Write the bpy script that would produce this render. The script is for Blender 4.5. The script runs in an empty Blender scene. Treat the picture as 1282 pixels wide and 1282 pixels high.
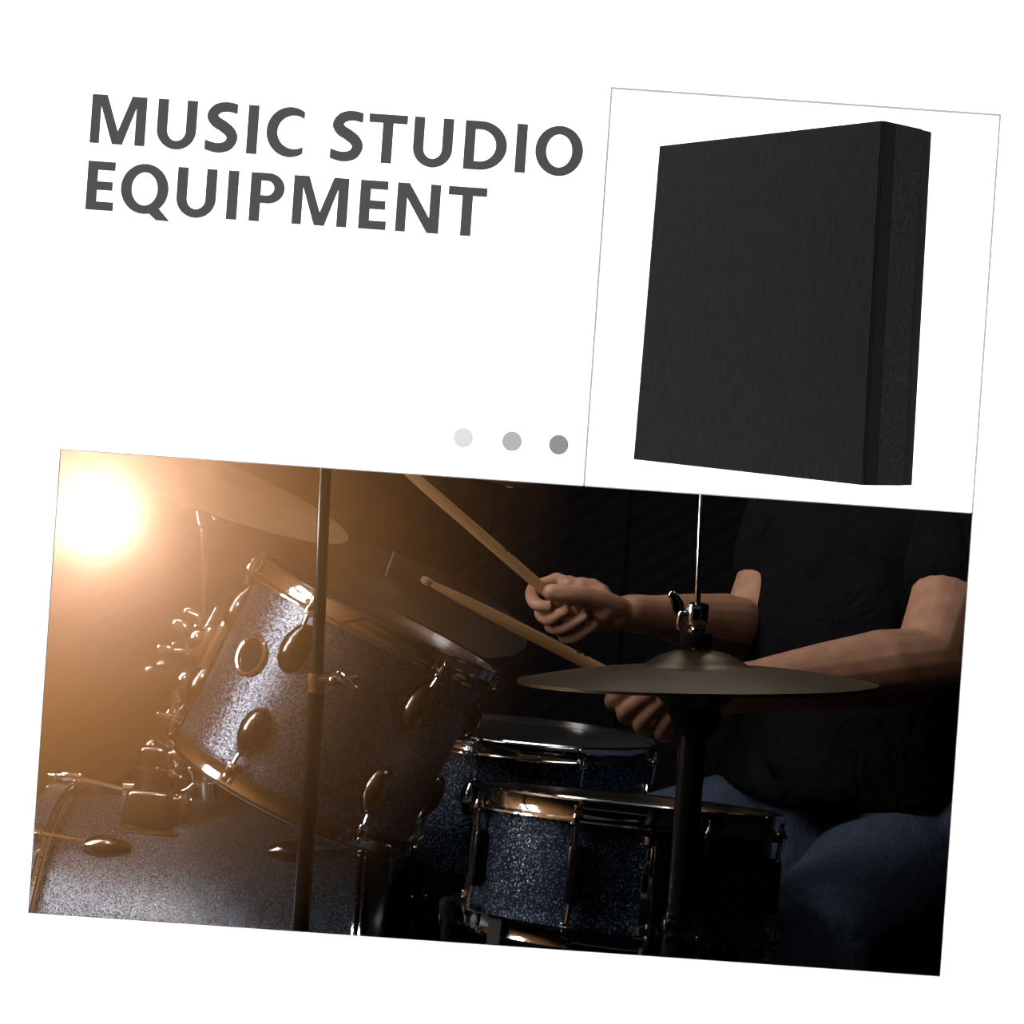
import bpy, bmesh, math, random
from mathutils import Vector, Matrix

random.seed(4)
D = bpy.data
SC = bpy.context.scene
COL = SC.collection
PI = math.pi
rad = math.radians

# ------------------------------------------------------------------ camera
F = 2000.0                     # focal length in pixels of the 1282 px frame
ROLL = rad(4.0)
cam_d = D.cameras.new('camera')
cam_d.sensor_width = 36.0
cam_d.lens = F / 1282.0 * 36.0
cam_d.clip_start = 0.05
cam_d.clip_end = 50
cam = D.objects.new('camera', cam_d)
COL.objects.link(cam)
cam.matrix_world = Matrix.Translation((0, 0, 1.0)) @ Matrix.Rotation(rad(90), 4, 'X') @ Matrix.Rotation(ROLL, 4, 'Z')
SC.camera = cam

# ------------------------------------------------------------------ world, big lights, exposure
w = D.worlds.new('dark_surroundings')
w.use_nodes = True
w.node_tree.nodes['Background'].inputs[0].default_value = (0, 0, 0, 1)
w.node_tree.nodes['Background'].inputs[1].default_value = 0.0
SC.world = w
SC.view_settings.view_transform = 'Standard'
SC.view_settings.look = 'None'
SC.view_settings.exposure = 0.0
SC.view_settings.gamma = 1.0
SC.cycles.use_denoising = True
SC.cycles.volume_max_steps = 256
SC.cycles.max_bounces = 8
SC.cycles.volume_bounces = 0
SC.cycles.sample_clamp_indirect = 4.0


def area_light(name, loc, target, sx, sy, power, color, spread=180):
    l = D.lights.new(name, 'AREA')
    l.shape = 'RECTANGLE'
    l.size, l.size_y = sx, sy
    l.energy = power
    l.color = color
    l.spread = rad(spread)
    o = D.objects.new(name, l)
    COL.objects.link(o)
    d = Vector(target) - Vector(loc)
    o.matrix_world = Matrix.Translation(loc) @ d.to_track_quat('-Z', 'Y').to_matrix().to_4x4()
    return o


WALL_Y = 1.15
# unseen strips added above and below to light the white display wall
area_light('added_wall_strip_top', (0, WALL_Y - 0.22, 3.2), (0, WALL_Y - 0.06, 1.0), 4.0, 0.12, 1000, (1, 1, 1))
area_light('added_wall_strip_low', (0, WALL_Y - 0.12, 0.02), (0, WALL_Y - 0.05, 1.0), 4.0, 0.10, 330, (1, 1, 1))
area_light('added_soft_fill', (0.75, 1.38, 2.15), (0.25, 2.1, 0.8), 1.0, 0.18, 1.1, (1.0, 0.93, 0.86), 120)  # added fill, lifts the dark undersides of the arms
# studio lights and an added back strip inside the music room
area_light('studio_key_light', (-0.86, 1.60, 1.27), (0.0, 1.92, 0.85), 0.26, 0.85, 13.0, (0.95, 0.97, 1.0), 120)
area_light('studio_top_light', (-0.60, 1.45, 2.10), (0.3, 2.1, 0.8), 0.25, 0.25, 1.8, (1.0, 0.92, 0.84), 100)
area_light('added_back_strip', (0.2, 2.9, 2.2), (0.1, 1.9, 0.8), 0.9, 0.15, 1.6, (1.0, 0.95, 0.9), 140)  # added strip that gives the chrome its line highlights

LAMP_Y = 1.70
LAMP_POWER = 122.0
LAMP_COLOR = (1.0, 0.95, 0.90)
HAZE_DENSITY = 3.7
HAZE_R = 0.51
CORE_GLOW_DENSITY = 2.7


# ------------------------------------------------------------------ helpers
def P(x, y, Y):
    """point of the room that the photograph shows at pixel x, y when it lies Y metres from the camera"""
    u, v = x - 641.0, y - 641.0
    c, s = math.cos(ROLL), math.sin(ROLL)
    return Vector(((u * c + v * s) / F * Y, Y, 1.0 - (-u * s + v * c) / F * Y))


def tag(o, label=None, cat=None, group=None, kind=None):
    if label: o['label'] = label
    if cat: o['category'] = cat
    if group: o['group'] = group
    if kind: o['kind'] = kind
    return o


def thing(name, label, cat, mtx=None, group=None):
    o = D.objects.new(name, None)
    o.empty_display_size = 0.05
    COL.objects.link(o)
    if isinstance(mtx, Vector) or isinstance(mtx, tuple):
        mtx = Matrix.Translation(mtx)
    o.matrix_world = mtx if mtx is not None else Matrix.Identity(4)
    o['mw'] = [v for r in o.matrix_world for v in r]
    return tag(o, label, cat, group)


def root_mtx(o):
    while o.parent:
        o = o.parent
    return Matrix([list(o['mw'][i * 4:i * 4 + 4]) for i in range(4)]) if 'mw' in o else Matrix.Identity(4)


def frame(z, x):
    z = z.normalized()
    x = (x - x.dot(z) * z).normalized()
    y = z.cross(x)
    return Matrix((x, y, z)).transposed().to_4x4()


def facing(center, alpha_deg, ratio):
    """frame whose Z is a disc's normal: its edge runs alpha degrees downhill to the right seen from the
    camera, and its face is seen with minor/major axis = ratio"""
    a = rad(alpha_deg)
    v = (Vector((0, 0, 1)) - center).normalized()
    m = Vector((math.cos(a), 0, -math.sin(a)))
    m = (m - m.dot(v) * v).normalized()
    wv = v.cross(m)
    if wv.z < 0: wv = -wv
    b = math.asin(ratio)
    n = wv * math.cos(b) + v * math.sin(b)
    return Matrix.Translation(center) @ frame(n, m)


class MB:
    def __init__(s):
        s.bm = bmesh.new()

    def _new(s, vs):
        return vs

    def box(s, c, size, m=None, bevel=0.0, taper=None, seg=2):
        r = bmesh.ops.create_cube(s.bm, size=1.0)
        vs = r['verts']
        for v in vs:
            v.co = Vector((v.co.x * size[0], v.co.y * size[1], v.co.z * size[2]))
            if taper and v.co.z > 0:
                v.co.x *= taper; v.co.y *= taper
        if bevel > 0:
            es = list({e for v in vs for e in v.link_edges})
            r2 = bmesh.ops.bevel(s.bm, geom=es, offset=bevel, segments=seg, affect='EDGES', profile=0.5)
            vs = list({v for f in r2['faces'] for v in f.verts} | {v for v in vs if v.is_valid})
        T = Matrix.Translation(c) @ (m if m is not None else Matrix.Identity(4))
        for v in vs: v.co = T @ v.co
        return s

    def cyl(s, a, b, r0, r1=None, seg=20, cap=True):
        a, b = Vector(a), Vector(b)
        r1 = r0 if r1 is None else r1
        return s.tube([a, b], [r0, r1], seg, cap)

    def tube(s, pts, radii, seg=16, cap=True, flat=None, flat_dir=None):
        pts = [Vector(p) for p in pts]
        if not isinstance(radii, (list, tuple)): radii = [radii] * len(pts)
        rings = []
        n = len(pts)
        ref = None
        for i, p in enumerate(pts):
            t = (pts[min(i + 1, n - 1)] - pts[max(i - 1, 0)]).normalized()
            if ref is None:
                ref = flat_dir if flat_dir is not None else (Vector((0, 0, 1)) if abs(t.z) < .9 else Vector((1, 0, 0)))
            x = (ref - ref.dot(t) * t).normalized()
            y = t.cross(x)
            if flat_dir is None: ref = x
            k = flat if flat else 1.0
            rings.append([s.bm.verts.new(p + (x * math.cos(q) * k + y * math.sin(q)) * radii[i]) for q in
                          [2 * PI * j / seg for j in range(seg)]])
        for i in range(n - 1):
            for j in range(seg):
                s.bm.faces.new((rings[i][j], rings[i][(j + 1) % seg], rings[i + 1][(j + 1) % seg], rings[i + 1][j]))
        if cap:
            s.bm.faces.new(list(reversed(rings[0])))
            s.bm.faces.new(rings[-1])
        return s

    def limb(s, pts, radii, seg=14, flat=None, flat_dir=None, sub=4):
        """rounded chain: Catmull-like interpolation with hemispherical ends"""
        pts = [Vector(p) for p in pts]
        P2, R2 = [], []
        n = len(pts)
        for i in range(n - 1):
            p0 = pts[max(i - 1, 0)]; p1 = pts[i]; p2 = pts[i + 1]; p3 = pts[min(i + 2, n - 1)]
            for k in range(sub):
                t = k / sub
                a = 2 * p1; b = p2 - p0; c = 2 * p0 - 5 * p1 + 4 * p2 - p3; d = -p0 + 3 * p1 - 3 * p2 + p3
                P2.append(0.5 * (a + b * t + c * t * t + d * t * t * t))
                R2.append(radii[i] * (1 - t) + radii[i + 1] * t)
        P2.append(pts[-1]); R2.append(radii[-1])
        d0 = (P2[0] - P2[1]).normalized(); d1 = (P2[-1] - P2[-2]).normalized()
        pre = [(P2[0] + d0 * R2[0] * math.sin(q), R2[0] * math.cos(q)) for q in (rad(80), rad(55), rad(28))]
        post = [(P2[-1] + d1 * R2[-1] * math.sin(q), R2[-1] * math.cos(q)) for q in (rad(28), rad(55), rad(80))]
        pp = [a for a, _ in pre] + P2 + [a for a, _ in post]
        rr = [b for _, b in pre] + R2 + [b for _, b in post]
        return s.tube(pp, rr, seg, True, flat, flat_dir)

    def lathe(s, prof, m=None, seg=64, closed=False):
        """prof: list of (r, z); closed joins last to first"""
        m = m if m is not None else Matrix.Identity(4)
        rings = []
        for r, z in prof:
            if r < 1e-6:
                rings.append([s.bm.verts.new(m @ Vector((0, 0, z)))])
            else:
                rings.append([s.bm.verts.new(m @ Vector((r * math.sin(2 * PI * j / seg), -r * math.cos(2 * PI * j / seg), z)))
                              for j in range(seg)])
        k = len(rings)
        for i in range(k if closed else k - 1):
            A, B = rings[i], rings[(i + 1) % k]
            for j in range(seg):
                j2 = (j + 1) % seg
                if len(A) == 1 and len(B) == 1: continue
                if len(A) == 1: s.bm.faces.new((A[0], B[j2], B[j]))
                elif len(B) == 1: s.bm.faces.new((A[j], A[j2], B[0]))
                else: s.bm.faces.new((A[j], A[j2], B[j2], B[j]))
        return s

    def ball(s, c, r, m=None, seg=20):
        """r scalar or (rx,ry,rz)"""
        if not isinstance(r, (tuple, list)): r = (r, r, r)
        T = Matrix.Translation(c) @ (m if m is not None else Matrix.Identity(4)) @ Matrix.Diagonal((r[0], r[1], r[2], 1))
        bmesh.ops.create_uvsphere(s.bm, u_segments=seg, v_segments=max(8, seg // 2), radius=1.0, matrix=T)
        return s

    def prism(s, loops, m, depth):
        """flat outline with holes (list of loops in 2D), thickened along local z by depth"""
        es = []
        for lp in loops:
            vs = [s.bm.verts.new(Vector((x, y, 0))) for x, y in lp]
            es += [s.bm.edges.new((vs[i], vs[(i + 1) % len(vs)])) for i in range(len(vs))]
        r = bmesh.ops.triangle_fill(s.bm, edges=es, use_beauty=True, use_dissolve=False)
        fs = [g for g in r['geom'] if isinstance(g, bmesh.types.BMFace)]
        ex = bmesh.ops.extrude_face_region(s.bm, geom=fs)
        nv = [g for g in ex['geom'] if isinstance(g, bmesh.types.BMVert)]
        for v in nv: v.co.z += depth
        allv = set(nv) | {v for f in fs if f.is_valid for v in f.verts} | {v for e in es if e.is_valid for v in e.verts}
        for v in allv: v.co = m @ v.co
        return s

    def xform(s, m):
        for v in s.bm.verts: v.co = m @ v.co
        return s

    def build(s, name, mat, parent=None, world=False, smooth=True, angle=35):
        bmesh.ops.recalc_face_normals(s.bm, faces=s.bm.faces[:])
        if world and parent is not None:
            s.xform(root_mtx(parent).inverted())
        me = D.meshes.new(name)
        s.bm.to_mesh(me); s.bm.free()
        if smooth:
            me.polygons.foreach_set('use_smooth', [True] * len(me.polygons))
            me.set_sharp_from_angle(angle=rad(angle))
        o = D.objects.new(name, me)
        COL.objects.link(o)
        if mat is not None: me.materials.append(mat)
        if parent is not None: o.parent = parent
        return o


# ------------------------------------------------------------------ materials
def mat(name, color, rough=0.5, metal=0.0, spec=0.5, sheen=0.0):
    m = D.materials.new(name)
    m.use_nodes = True
    b = m.node_tree.nodes['Principled BSDF']
    b.inputs['Base Color'].default_value = (*color, 1)
    b.inputs['Roughness'].default_value = rough
    b.inputs['Metallic'].default_value = metal
    b.inputs['Specular IOR Level'].default_value = spec
    if sheen: b.inputs['Sheen Weight'].default_value = sheen
    return m


def N(m, t, **kw):
    n = m.node_tree.nodes.new(t)
    for k, v in kw.items():
        if k in n.inputs: n.inputs[k].default_value = v
        else: setattr(n, k, v)
    return n


def L(m, a, ao, b, bi):
    m.node_tree.links.new(a.outputs[ao], b.inputs[bi])


def BS(m): return m.node_tree.nodes['Principled BSDF']


def bump(m, src, out, strength, dist):
    b = N(m, 'ShaderNodeBump', Strength=strength, Distance=dist)
    L(m, src, out, b, 'Height')
    L(m, b, 'Normal', BS(m), 'Normal')
    return b


def noise_var(m, scale, c0, c1, vec_scale=None, detail=4):
    tc = N(m, 'ShaderNodeTexCoord')
    n = N(m, 'ShaderNodeTexNoise', Scale=scale, Detail=detail)
    if vec_scale:
        mp = N(m, 'ShaderNodeMapping')
        mp.inputs['Scale'].default_value = vec_scale
        L(m, tc, 'Object', mp, 'Vector'); L(m, mp, 'Vector', n, 'Vector')
    else:
        L(m, tc, 'Object', n, 'Vector')
    r = N(m, 'ShaderNodeValToRGB')
    r.color_ramp.elements[0].position = 0.3; r.color_ramp.elements[0].color = (*c0, 1)
    r.color_ramp.elements[1].position = 0.7; r.color_ramp.elements[1].color = (*c1, 1)
    L(m, n, 'Fac', r, 'Fac'); L(m, r, 'Color', BS(m), 'Base Color')
    return n


M_wall = mat('white_wall_paint', (0.86, 0.86, 0.86), 0.9, spec=0.0)
M_reveal = mat('light_absorbing_black', (0.004, 0.004, 0.004), 1.0, spec=0.0)  # unseen blacking added to swallow light on the sides of the opening
M_text = mat('dark_grey_vinyl', (0.030, 0.030, 0.030), 0.9, spec=0.0)
M_line = mat('pale_grey_line', (0.19, 0.19, 0.19), 0.9, spec=0.0)
M_dot = [mat('grey_vinyl_light', (0.27, 0.27, 0.27), 0.9, spec=0), mat('grey_vinyl_mid', (0.17, 0.17, 0.17), 0.9, spec=0),
         mat('grey_vinyl_dark', (0.11, 0.11, 0.11), 0.9, spec=0)]

M_panel = mat('black_panel_fabric', (0.012, 0.012, 0.012), 1.0, spec=0.0)
n_ = noise_var(M_panel, 60, (0.0034, 0.0034, 0.0034), (0.0048, 0.0048, 0.0048), (9, 9, 1.2), 6)
bump(M_panel, n_, 'Fac', 0.25, 0.0006)
M_panel_band = mat('black_panel_edging', (0.0030, 0.0030, 0.0030), 1.0, spec=0.0)
M_foam = mat('black_panel_foam', (0.016, 0.016, 0.016), 1.0, spec=0.0)
n_ = noise_var(M_foam, 420, (0.0036, 0.0036, 0.0036), (0.0066, 0.0066, 0.0066), None, 6)
bump(M_foam, n_, 'Fac', 0.4, 0.0006)

M_room = mat('black_room_paint', (0.006, 0.006, 0.006), 0.95, spec=0.05)
M_floor = mat('dark_floor', (0.012, 0.011, 0.010), 0.8, spec=0.2)
M_foamwall = mat('ridged_black_foam', (0.006, 0.0055, 0.0055), 0.9, spec=0.1)
tc = N(M_foamwall, 'ShaderNodeTexCoord')
mp = N(M_foamwall, 'ShaderNodeMapping')
mp.inputs['Rotation'].default_value = (0, rad(35), 0)
wv = N(M_foamwall, 'ShaderNodeTexWave', Scale=9.0, Distortion=0.0)
wv.wave_profile = 'TRI'; wv.bands_direction = 'Z'
L(M_foamwall, tc, 'Object', mp, 'Vector'); L(M_foamwall, mp, 'Vector', wv, 'Vector')
bump(M_foamwall, wv, 'Fac', 0.3, 0.012)

M_chrome = mat('chrome', (0.82, 0.82, 0.82), 0.09, 1.0)
M_steel = mat('worn_chrome', (0.55, 0.54, 0.53), 0.22, 1.0)
M_blackmetal = mat('black_lacquered_metal', (0.008, 0.008, 0.009), 0.22, 0.0, 0.6)
M_rubber = mat('black_rubber', (0.006, 0.006, 0.007), 0.7, spec=0.2)
M_felt = mat('black_felt', (0.006, 0.006, 0.007), 1.0, spec=0.05)
M_strap = mat('grey_webbing', (0.05, 0.05, 0.05), 0.9)
M_head = mat('clear_drum_head', (0.035, 0.034, 0.033), 0.38, spec=0.4)
M_blackhead = mat('black_drum_head', (0.01, 0.01, 0.01), 0.35)
M_hoopwood = mat('black_lacquered_wood', (0.008, 0.008, 0.009), 0.2, spec=0.6)


def sparkle(name, dark, flake, scale, start, tilt, metal):
    """glitter wrap: little cells, each with its own brightness and tilt"""
    m = mat(name, dark, 0.36, metal, 0.4)
    tc = N(m, 'ShaderNodeTexCoord')
    v = N(m, 'ShaderNodeTexVoronoi', Scale=scale)
    L(m, tc, 'Object', v, 'Vector')
    sep = N(m, 'ShaderNodeSeparateColor')
    L(m, v, 'Color', sep, 'Color')
    r = N(m, 'ShaderNodeValToRGB')
    e = r.color_ramp.elements
    e[0].position = start; e[0].color = (*dark, 1)
    e[1].position = 1.0; e[1].color = (*flake, 1)
    L(m, sep, 'Red', r, 'Fac')
    L(m, r, 'Color', BS(m), 'Base Color')
    geo = N(m, 'ShaderNodeNewGeometry')
    sub = N(m, 'ShaderNodeVectorMath', operation='SUBTRACT')
    sub.inputs[1].default_value = (0.5, 0.5, 0.5)
    L(m, v, 'Color', sub, 0)
    sc_ = N(m, 'ShaderNodeVectorMath', operation='SCALE'); sc_.inputs['Scale'].default_value = tilt
    L(m, sub, 'Vector', sc_, 0)
    ad = N(m, 'ShaderNodeVectorMath', operation='ADD')
    L(m, geo, 'Normal', ad, 0); L(m, sc_, 'Vector', ad, 1)
    nm = N(m, 'ShaderNodeVectorMath', operation='NORMALIZE')
    L(m, ad, 'Vector', nm, 0)
    L(m, nm, 'Vector', BS(m), 'Normal')
    b = BS(m)
    b.inputs['Coat Weight'].default_value = 0.25
    b.inputs['Coat Roughness'].default_value = 0.2
    return m


M_sparkle = sparkle('blue_silver_sparkle_wrap', (0.018, 0.022, 0.032), (0.38, 0.46, 0.56), 800, 0.20, 0.26, 0.85)
M_sparkle_s = sparkle('navy_sparkle_wrap', (0.028, 0.046, 0.085), (0.62, 0.80, 0.92), 760, 0.80, 0.24, 0.9)
M_chrome_shaded = mat('chrome_shaded', (0.20, 0.19, 0.185), 0.16, 1.0)  # chrome with the dark room's reflection put into its colour


def cymbal_mat(name, c, rough):
    m = mat(name, c, rough, 1.0)
    tc = N(m, 'ShaderNodeTexCoord')
    sp = N(m, 'ShaderNodeSeparateXYZ'); L(m, tc, 'Object', sp, 'Vector')
    cb = N(m, 'ShaderNodeCombineXYZ')
    L(m, sp, 'X', cb, 'X'); L(m, sp, 'Y', cb, 'Y')
    ln = N(m, 'ShaderNodeVectorMath', operation='LENGTH'); L(m, cb, 'Vector', ln, 0)
    mu = N(m, 'ShaderNodeMath', operation='MULTIPLY'); mu.inputs[1].default_value = 900
    L(m, ln, 'Value', mu, 0)
    si = N(m, 'ShaderNodeTexNoise', Scale=1.0, Detail=3); si.noise_dimensions = '1D'
    L(m, mu, 'Value', si, 'W')
    bump(m, si, 'Fac', 0.35, 0.0006)
    n = N(m, 'ShaderNodeTexNoise', Scale=9.0, Detail=6)
    L(m, tc, 'Object', n, 'Vector')
    r = N(m, 'ShaderNodeValToRGB')
    r.color_ramp.elements[0].position = .3; r.color_ramp.elements[0].color = (*[x * .6 for x in c], 1)
    r.color_ramp.elements[1].position = .75; r.color_ramp.elements[1].color = (*c, 1)
    L(m, n, 'Fac', r, 'Fac'); L(m, r, 'Color', BS(m), 'Base Color')
    return m


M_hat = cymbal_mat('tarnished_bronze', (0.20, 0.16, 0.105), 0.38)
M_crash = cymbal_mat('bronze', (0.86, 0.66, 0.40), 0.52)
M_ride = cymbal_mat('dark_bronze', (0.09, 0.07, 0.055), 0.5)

M_wood = mat('hickory', (0.55, 0.36, 0.17), 0.55, spec=0.3)
noise_var(M_wood, 30, (0.52, 0.29, 0.115), (0.66, 0.41, 0.19), (1, 1, 0.08), 5)
M_mark = mat('worn_black_print', (0.02, 0.015, 0.01), 0.8)
M_skin = mat('skin', (0.42, 0.23, 0.15), 0.5, spec=0.35)
n_ = noise_var(M_skin, 45, (0.30, 0.145, 0.085), (0.40, 0.21, 0.13), None, 5)
BS(M_skin).inputs['Subsurface Weight'].default_value = 0.12
BS(M_skin).inputs['Subsurface Radius'].default_value = (0.01, 0.004, 0.002)
n2 = N(M_skin, 'ShaderNodeTexNoise', Scale=240, Detail=3)
bump(M_skin, n2, 'Fac', 0.25, 0.0012)
M_shirt = mat('black_cotton', (0.010, 0.009, 0.011), 0.95, spec=0.05)
n_ = noise_var(M_shirt, 14, (0.0040, 0.0036, 0.0046), (0.0062, 0.0056, 0.0068), None, 5)
n2 = N(M_shirt, 'ShaderNodeTexNoise', Scale=11, Detail=3, Distortion=1.2)
bump(M_shirt, n2, 'Fac', 0.7, 0.02)
M_jeans = mat('blue_denim', (0.05, 0.08, 0.16), 0.9, spec=0.1)
n_ = noise_var(M_jeans, 60, (0.034, 0.050, 0.085), (0.075, 0.10, 0.155), (4, 4, 1), 6)
n2 = N(M_jeans, 'ShaderNodeTexNoise', Scale=16, Detail=3, Distortion=1.0)
bump(M_jeans, n2, 'Fac', 0.5, 0.012)
M_hair = mat('dark_hair', (0.012, 0.009, 0.007), 0.6)
M_nail = mat('fingernail', (0.55, 0.33, 0.25), 0.35)
M_shoe = mat('black_canvas', (0.01, 0.01, 0.01), 0.8)

M_bulb = D.materials.new('glowing_bulb')
M_bulb.use_nodes = True
nt = M_bulb.node_tree
for n in list(nt.nodes):
    if n.type != 'OUTPUT_MATERIAL': nt.nodes.remove(n)
em = nt.nodes.new('ShaderNodeEmission')
em.inputs[0].default_value = (*LAMP_COLOR, 1)
em.inputs[1].default_value = LAMP_POWER
nt.links.new(em.outputs[0], nt.nodes['Material Output'].inputs['Surface'])

# ------------------------------------------------------------------ structure
RX0, RX1, RY1, RZ1 = -1.5, 1.7, 3.3, 2.4
k = WALL_Y / F
OX0, OX1, OZ0, OZ1 = -569.0 * k, 575.0 * k, 1 - 542.6 * k, 1 + 38.3 * k


def structure(o):
    o['kind'] = 'structure'
    return o


# front wall: a white board with a window-like opening whose sides splay away behind a thin front edge, shaped and blackened to catch stray light
TH = 0.12
bm = bmesh.new()
def ring(x0, x1, z0, z1, y): return [bm.verts.new((x, y, z)) for x, z in ((x0, z0), (x1, z0), (x1, z1), (x0, z1))]
fo = ring(-2.2, 2.2, -0.02, 2.5, WALL_Y); fi = ring(OX0, OX1, OZ0, OZ1, WALL_Y)
e_ = 0.001
fe = ring(OX0, OX1, OZ0, OZ1, WALL_Y + e_)
bi = ring(OX0 - TH, OX1 + TH, OZ0 - TH, OZ1 + TH, WALL_Y + TH); bo = ring(-2.2, 2.2, -0.02, 2.5, WALL_Y + TH)
fs_front, fs_black = [], []
for i in range(4):
    j = (i + 1) % 4
    fs_front.append(bm.faces.new((fo[i], fo[j], fi[j], fi[i])))
    fs_black.append(bm.faces.new((fi[i], fi[j], fe[j], fe[i])))
    fs_black.append(bm.faces.new((fe[i], fe[j], bi[j], bi[i])))
    fs_black.append(bm.faces.new((bi[i], bi[j], bo[j], bo[i])))
    fs_front.append(bm.faces.new((bo[i], bo[j], fo[j], fo[i])))
for f in fs_black: f.material_index = 1
bmesh.ops.recalc_face_normals(bm, faces=bm.faces[:])
me = D.meshes.new('wall_front'); bm.to_mesh(me); bm.free()
me.materials.append(M_wall); me.materials.append(M_reveal)
o = D.objects.new('wall_front', me); COL.objects.link(o); structure(o)

YB = WALL_Y + TH
structure(MB().box(((RX0 + RX1) / 2, RY1 + .05, RZ1 / 2), (RX1 - RX0 + .2, .1, RZ1)).build('wall_back', M_foamwall, smooth=False))
structure(MB().box((RX0 - .05, (YB + RY1) / 2, RZ1 / 2), (.1, RY1 - YB, RZ1)).build('wall_left', M_room, smooth=False))
structure(MB().box((RX1 + .05, (YB + RY1) / 2, RZ1 / 2), (.1, RY1 - YB, RZ1)).build('wall_right', M_room, smooth=False))
structure(MB().box(((RX0 + RX1) / 2, (YB + RY1) / 2, -.05), (RX1 - RX0 + .2, RY1 - YB + .1, .1)).build('floor', M_floor, smooth=False))
structure(MB().box(((RX0 + RX1) / 2, (YB + RY1) / 2, RZ1 + .05), (RX1 - RX0 + .2, RY1 - YB + .1, .1)).build('ceiling', M_room, smooth=False))
# vertical joints between the foam sheets of the back wall
mb = MB()
for x in (-1.1, -.57, -.04, .242, .77, 1.3):
    mb.box((x, RY1 - .001, RZ1 / 2), (.006, .004, RZ1))
structure(mb.build('trim_1', M_reveal, smooth=False))

# thin grey lines drawn on the wall: a frame round the panel, an edging round the opening
def wall_rect(mb, x0, x1, z0, z1, t=0.00004):
    mb.box(((x0 + x1) / 2, WALL_Y - t / 2, (z0 + z1) / 2), (x1 - x0, t, z1 - z0))
PX0, PX1, PZ0, PZ1 = 87.6 * k, 575.0 * k, 1 + 38.3 * k, 1 + 538.4 * k
lw = 2.5 * k
mb = MB()
wall_rect(mb, PX0 - lw / 2, PX0 + lw / 2, PZ0, PZ1 + lw / 2)
wall_rect(mb, PX1 - lw / 2, PX1 + lw / 2, PZ0, PZ1 + lw / 2)
wall_rect(mb, PX0 + lw / 2, PX1 - lw / 2, PZ1 - lw / 2, PZ1 + lw / 2)
structure(mb.build('trim_2', M_line, smooth=False))
mb = MB(); lw = 1.2 * k
wall_rect(mb, OX0 - lw, OX0, OZ0 - lw, OZ1 + lw)
wall_rect(mb, OX1, OX1 + lw, OZ0 - lw, OZ1 + lw)
wall_rect(mb, OX0, OX1, OZ1, OZ1 + lw)
wall_rect(mb, OX0, OX1, OZ0 - lw, OZ0)
structure(mb.build('trim_3', M_line, smooth=False))


# ------------------------------------------------------------------ lettering
def ell(cx, cy, rx, ry, a0, a1, n=24):
    return [(cx + rx * math.cos(rad(a0 + (a1 - a0) * i / n)), cy + ry * math.sin(rad(a0 + (a1 - a0) * i / n))) for i in range(n + 1)]


def full(cx, cy, rx, ry, n=48): return ell(cx, cy, rx, ry, 0, 360, n)[:-1]


def stroke(pts, hw, n=8):
    pts = [Vector((x, y)) for x, y in pts]
    c = []
    for i in range(len(pts) - 1):
        p0 = pts[max(i - 1, 0)]; p1 = pts[i]; p2 = pts[i + 1]; p3 = pts[min(i + 2, len(pts) - 1)]
        for q in range(n):
            t = q / n
            c.append(.5 * (2 * p1 + (p2 - p0) * t + (2 * p0 - 5 * p1 + 4 * p2 - p3) * t * t + (-p0 + 3 * p1 - 3 * p2 + p3) * t ** 3))
    c.append(pts[-1])
    A, B = [], []
    for i, p in enumerate(c):
        t = (c[min(i + 1, len(c) - 1)] - c[max(i - 1, 0)]).normalized()
        h = hw(i / (len(c) - 1))
        A.append(p + Vector((-t.y, t.x)) * h); B.append(p - Vector((-t.y, t.x)) * h)
    return A, B


def glyph_S():
    A, B = stroke([(.82, .825), (.60, .900), (.40, .925), (.22, .872), (.128, .735), (.20, .615), (.355, .525), (.50, .415), (.552, .285),
                   (.47, .135), (.29, .076), (.10, .100), (-.14, .175)], lambda t: .094 + .022 * math.sin(PI * t) ** 2)
    out = []
    for p in A + list(reversed(B)):
        x, y = max(0.0, p.x), p.y
        if y > .70: x = min(x, .635)
        if not out or abs(out[-1][0] - x) + abs(out[-1][1] - y) > .004: out.append((x, y))
    return [out]


def clipx_arc(cx, cy, rx, ry, x, n=36):
    a = math.degrees(math.acos((x - cx) / rx))
    return ell(cx, cy, rx, ry, a, 360 - a, n)


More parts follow.
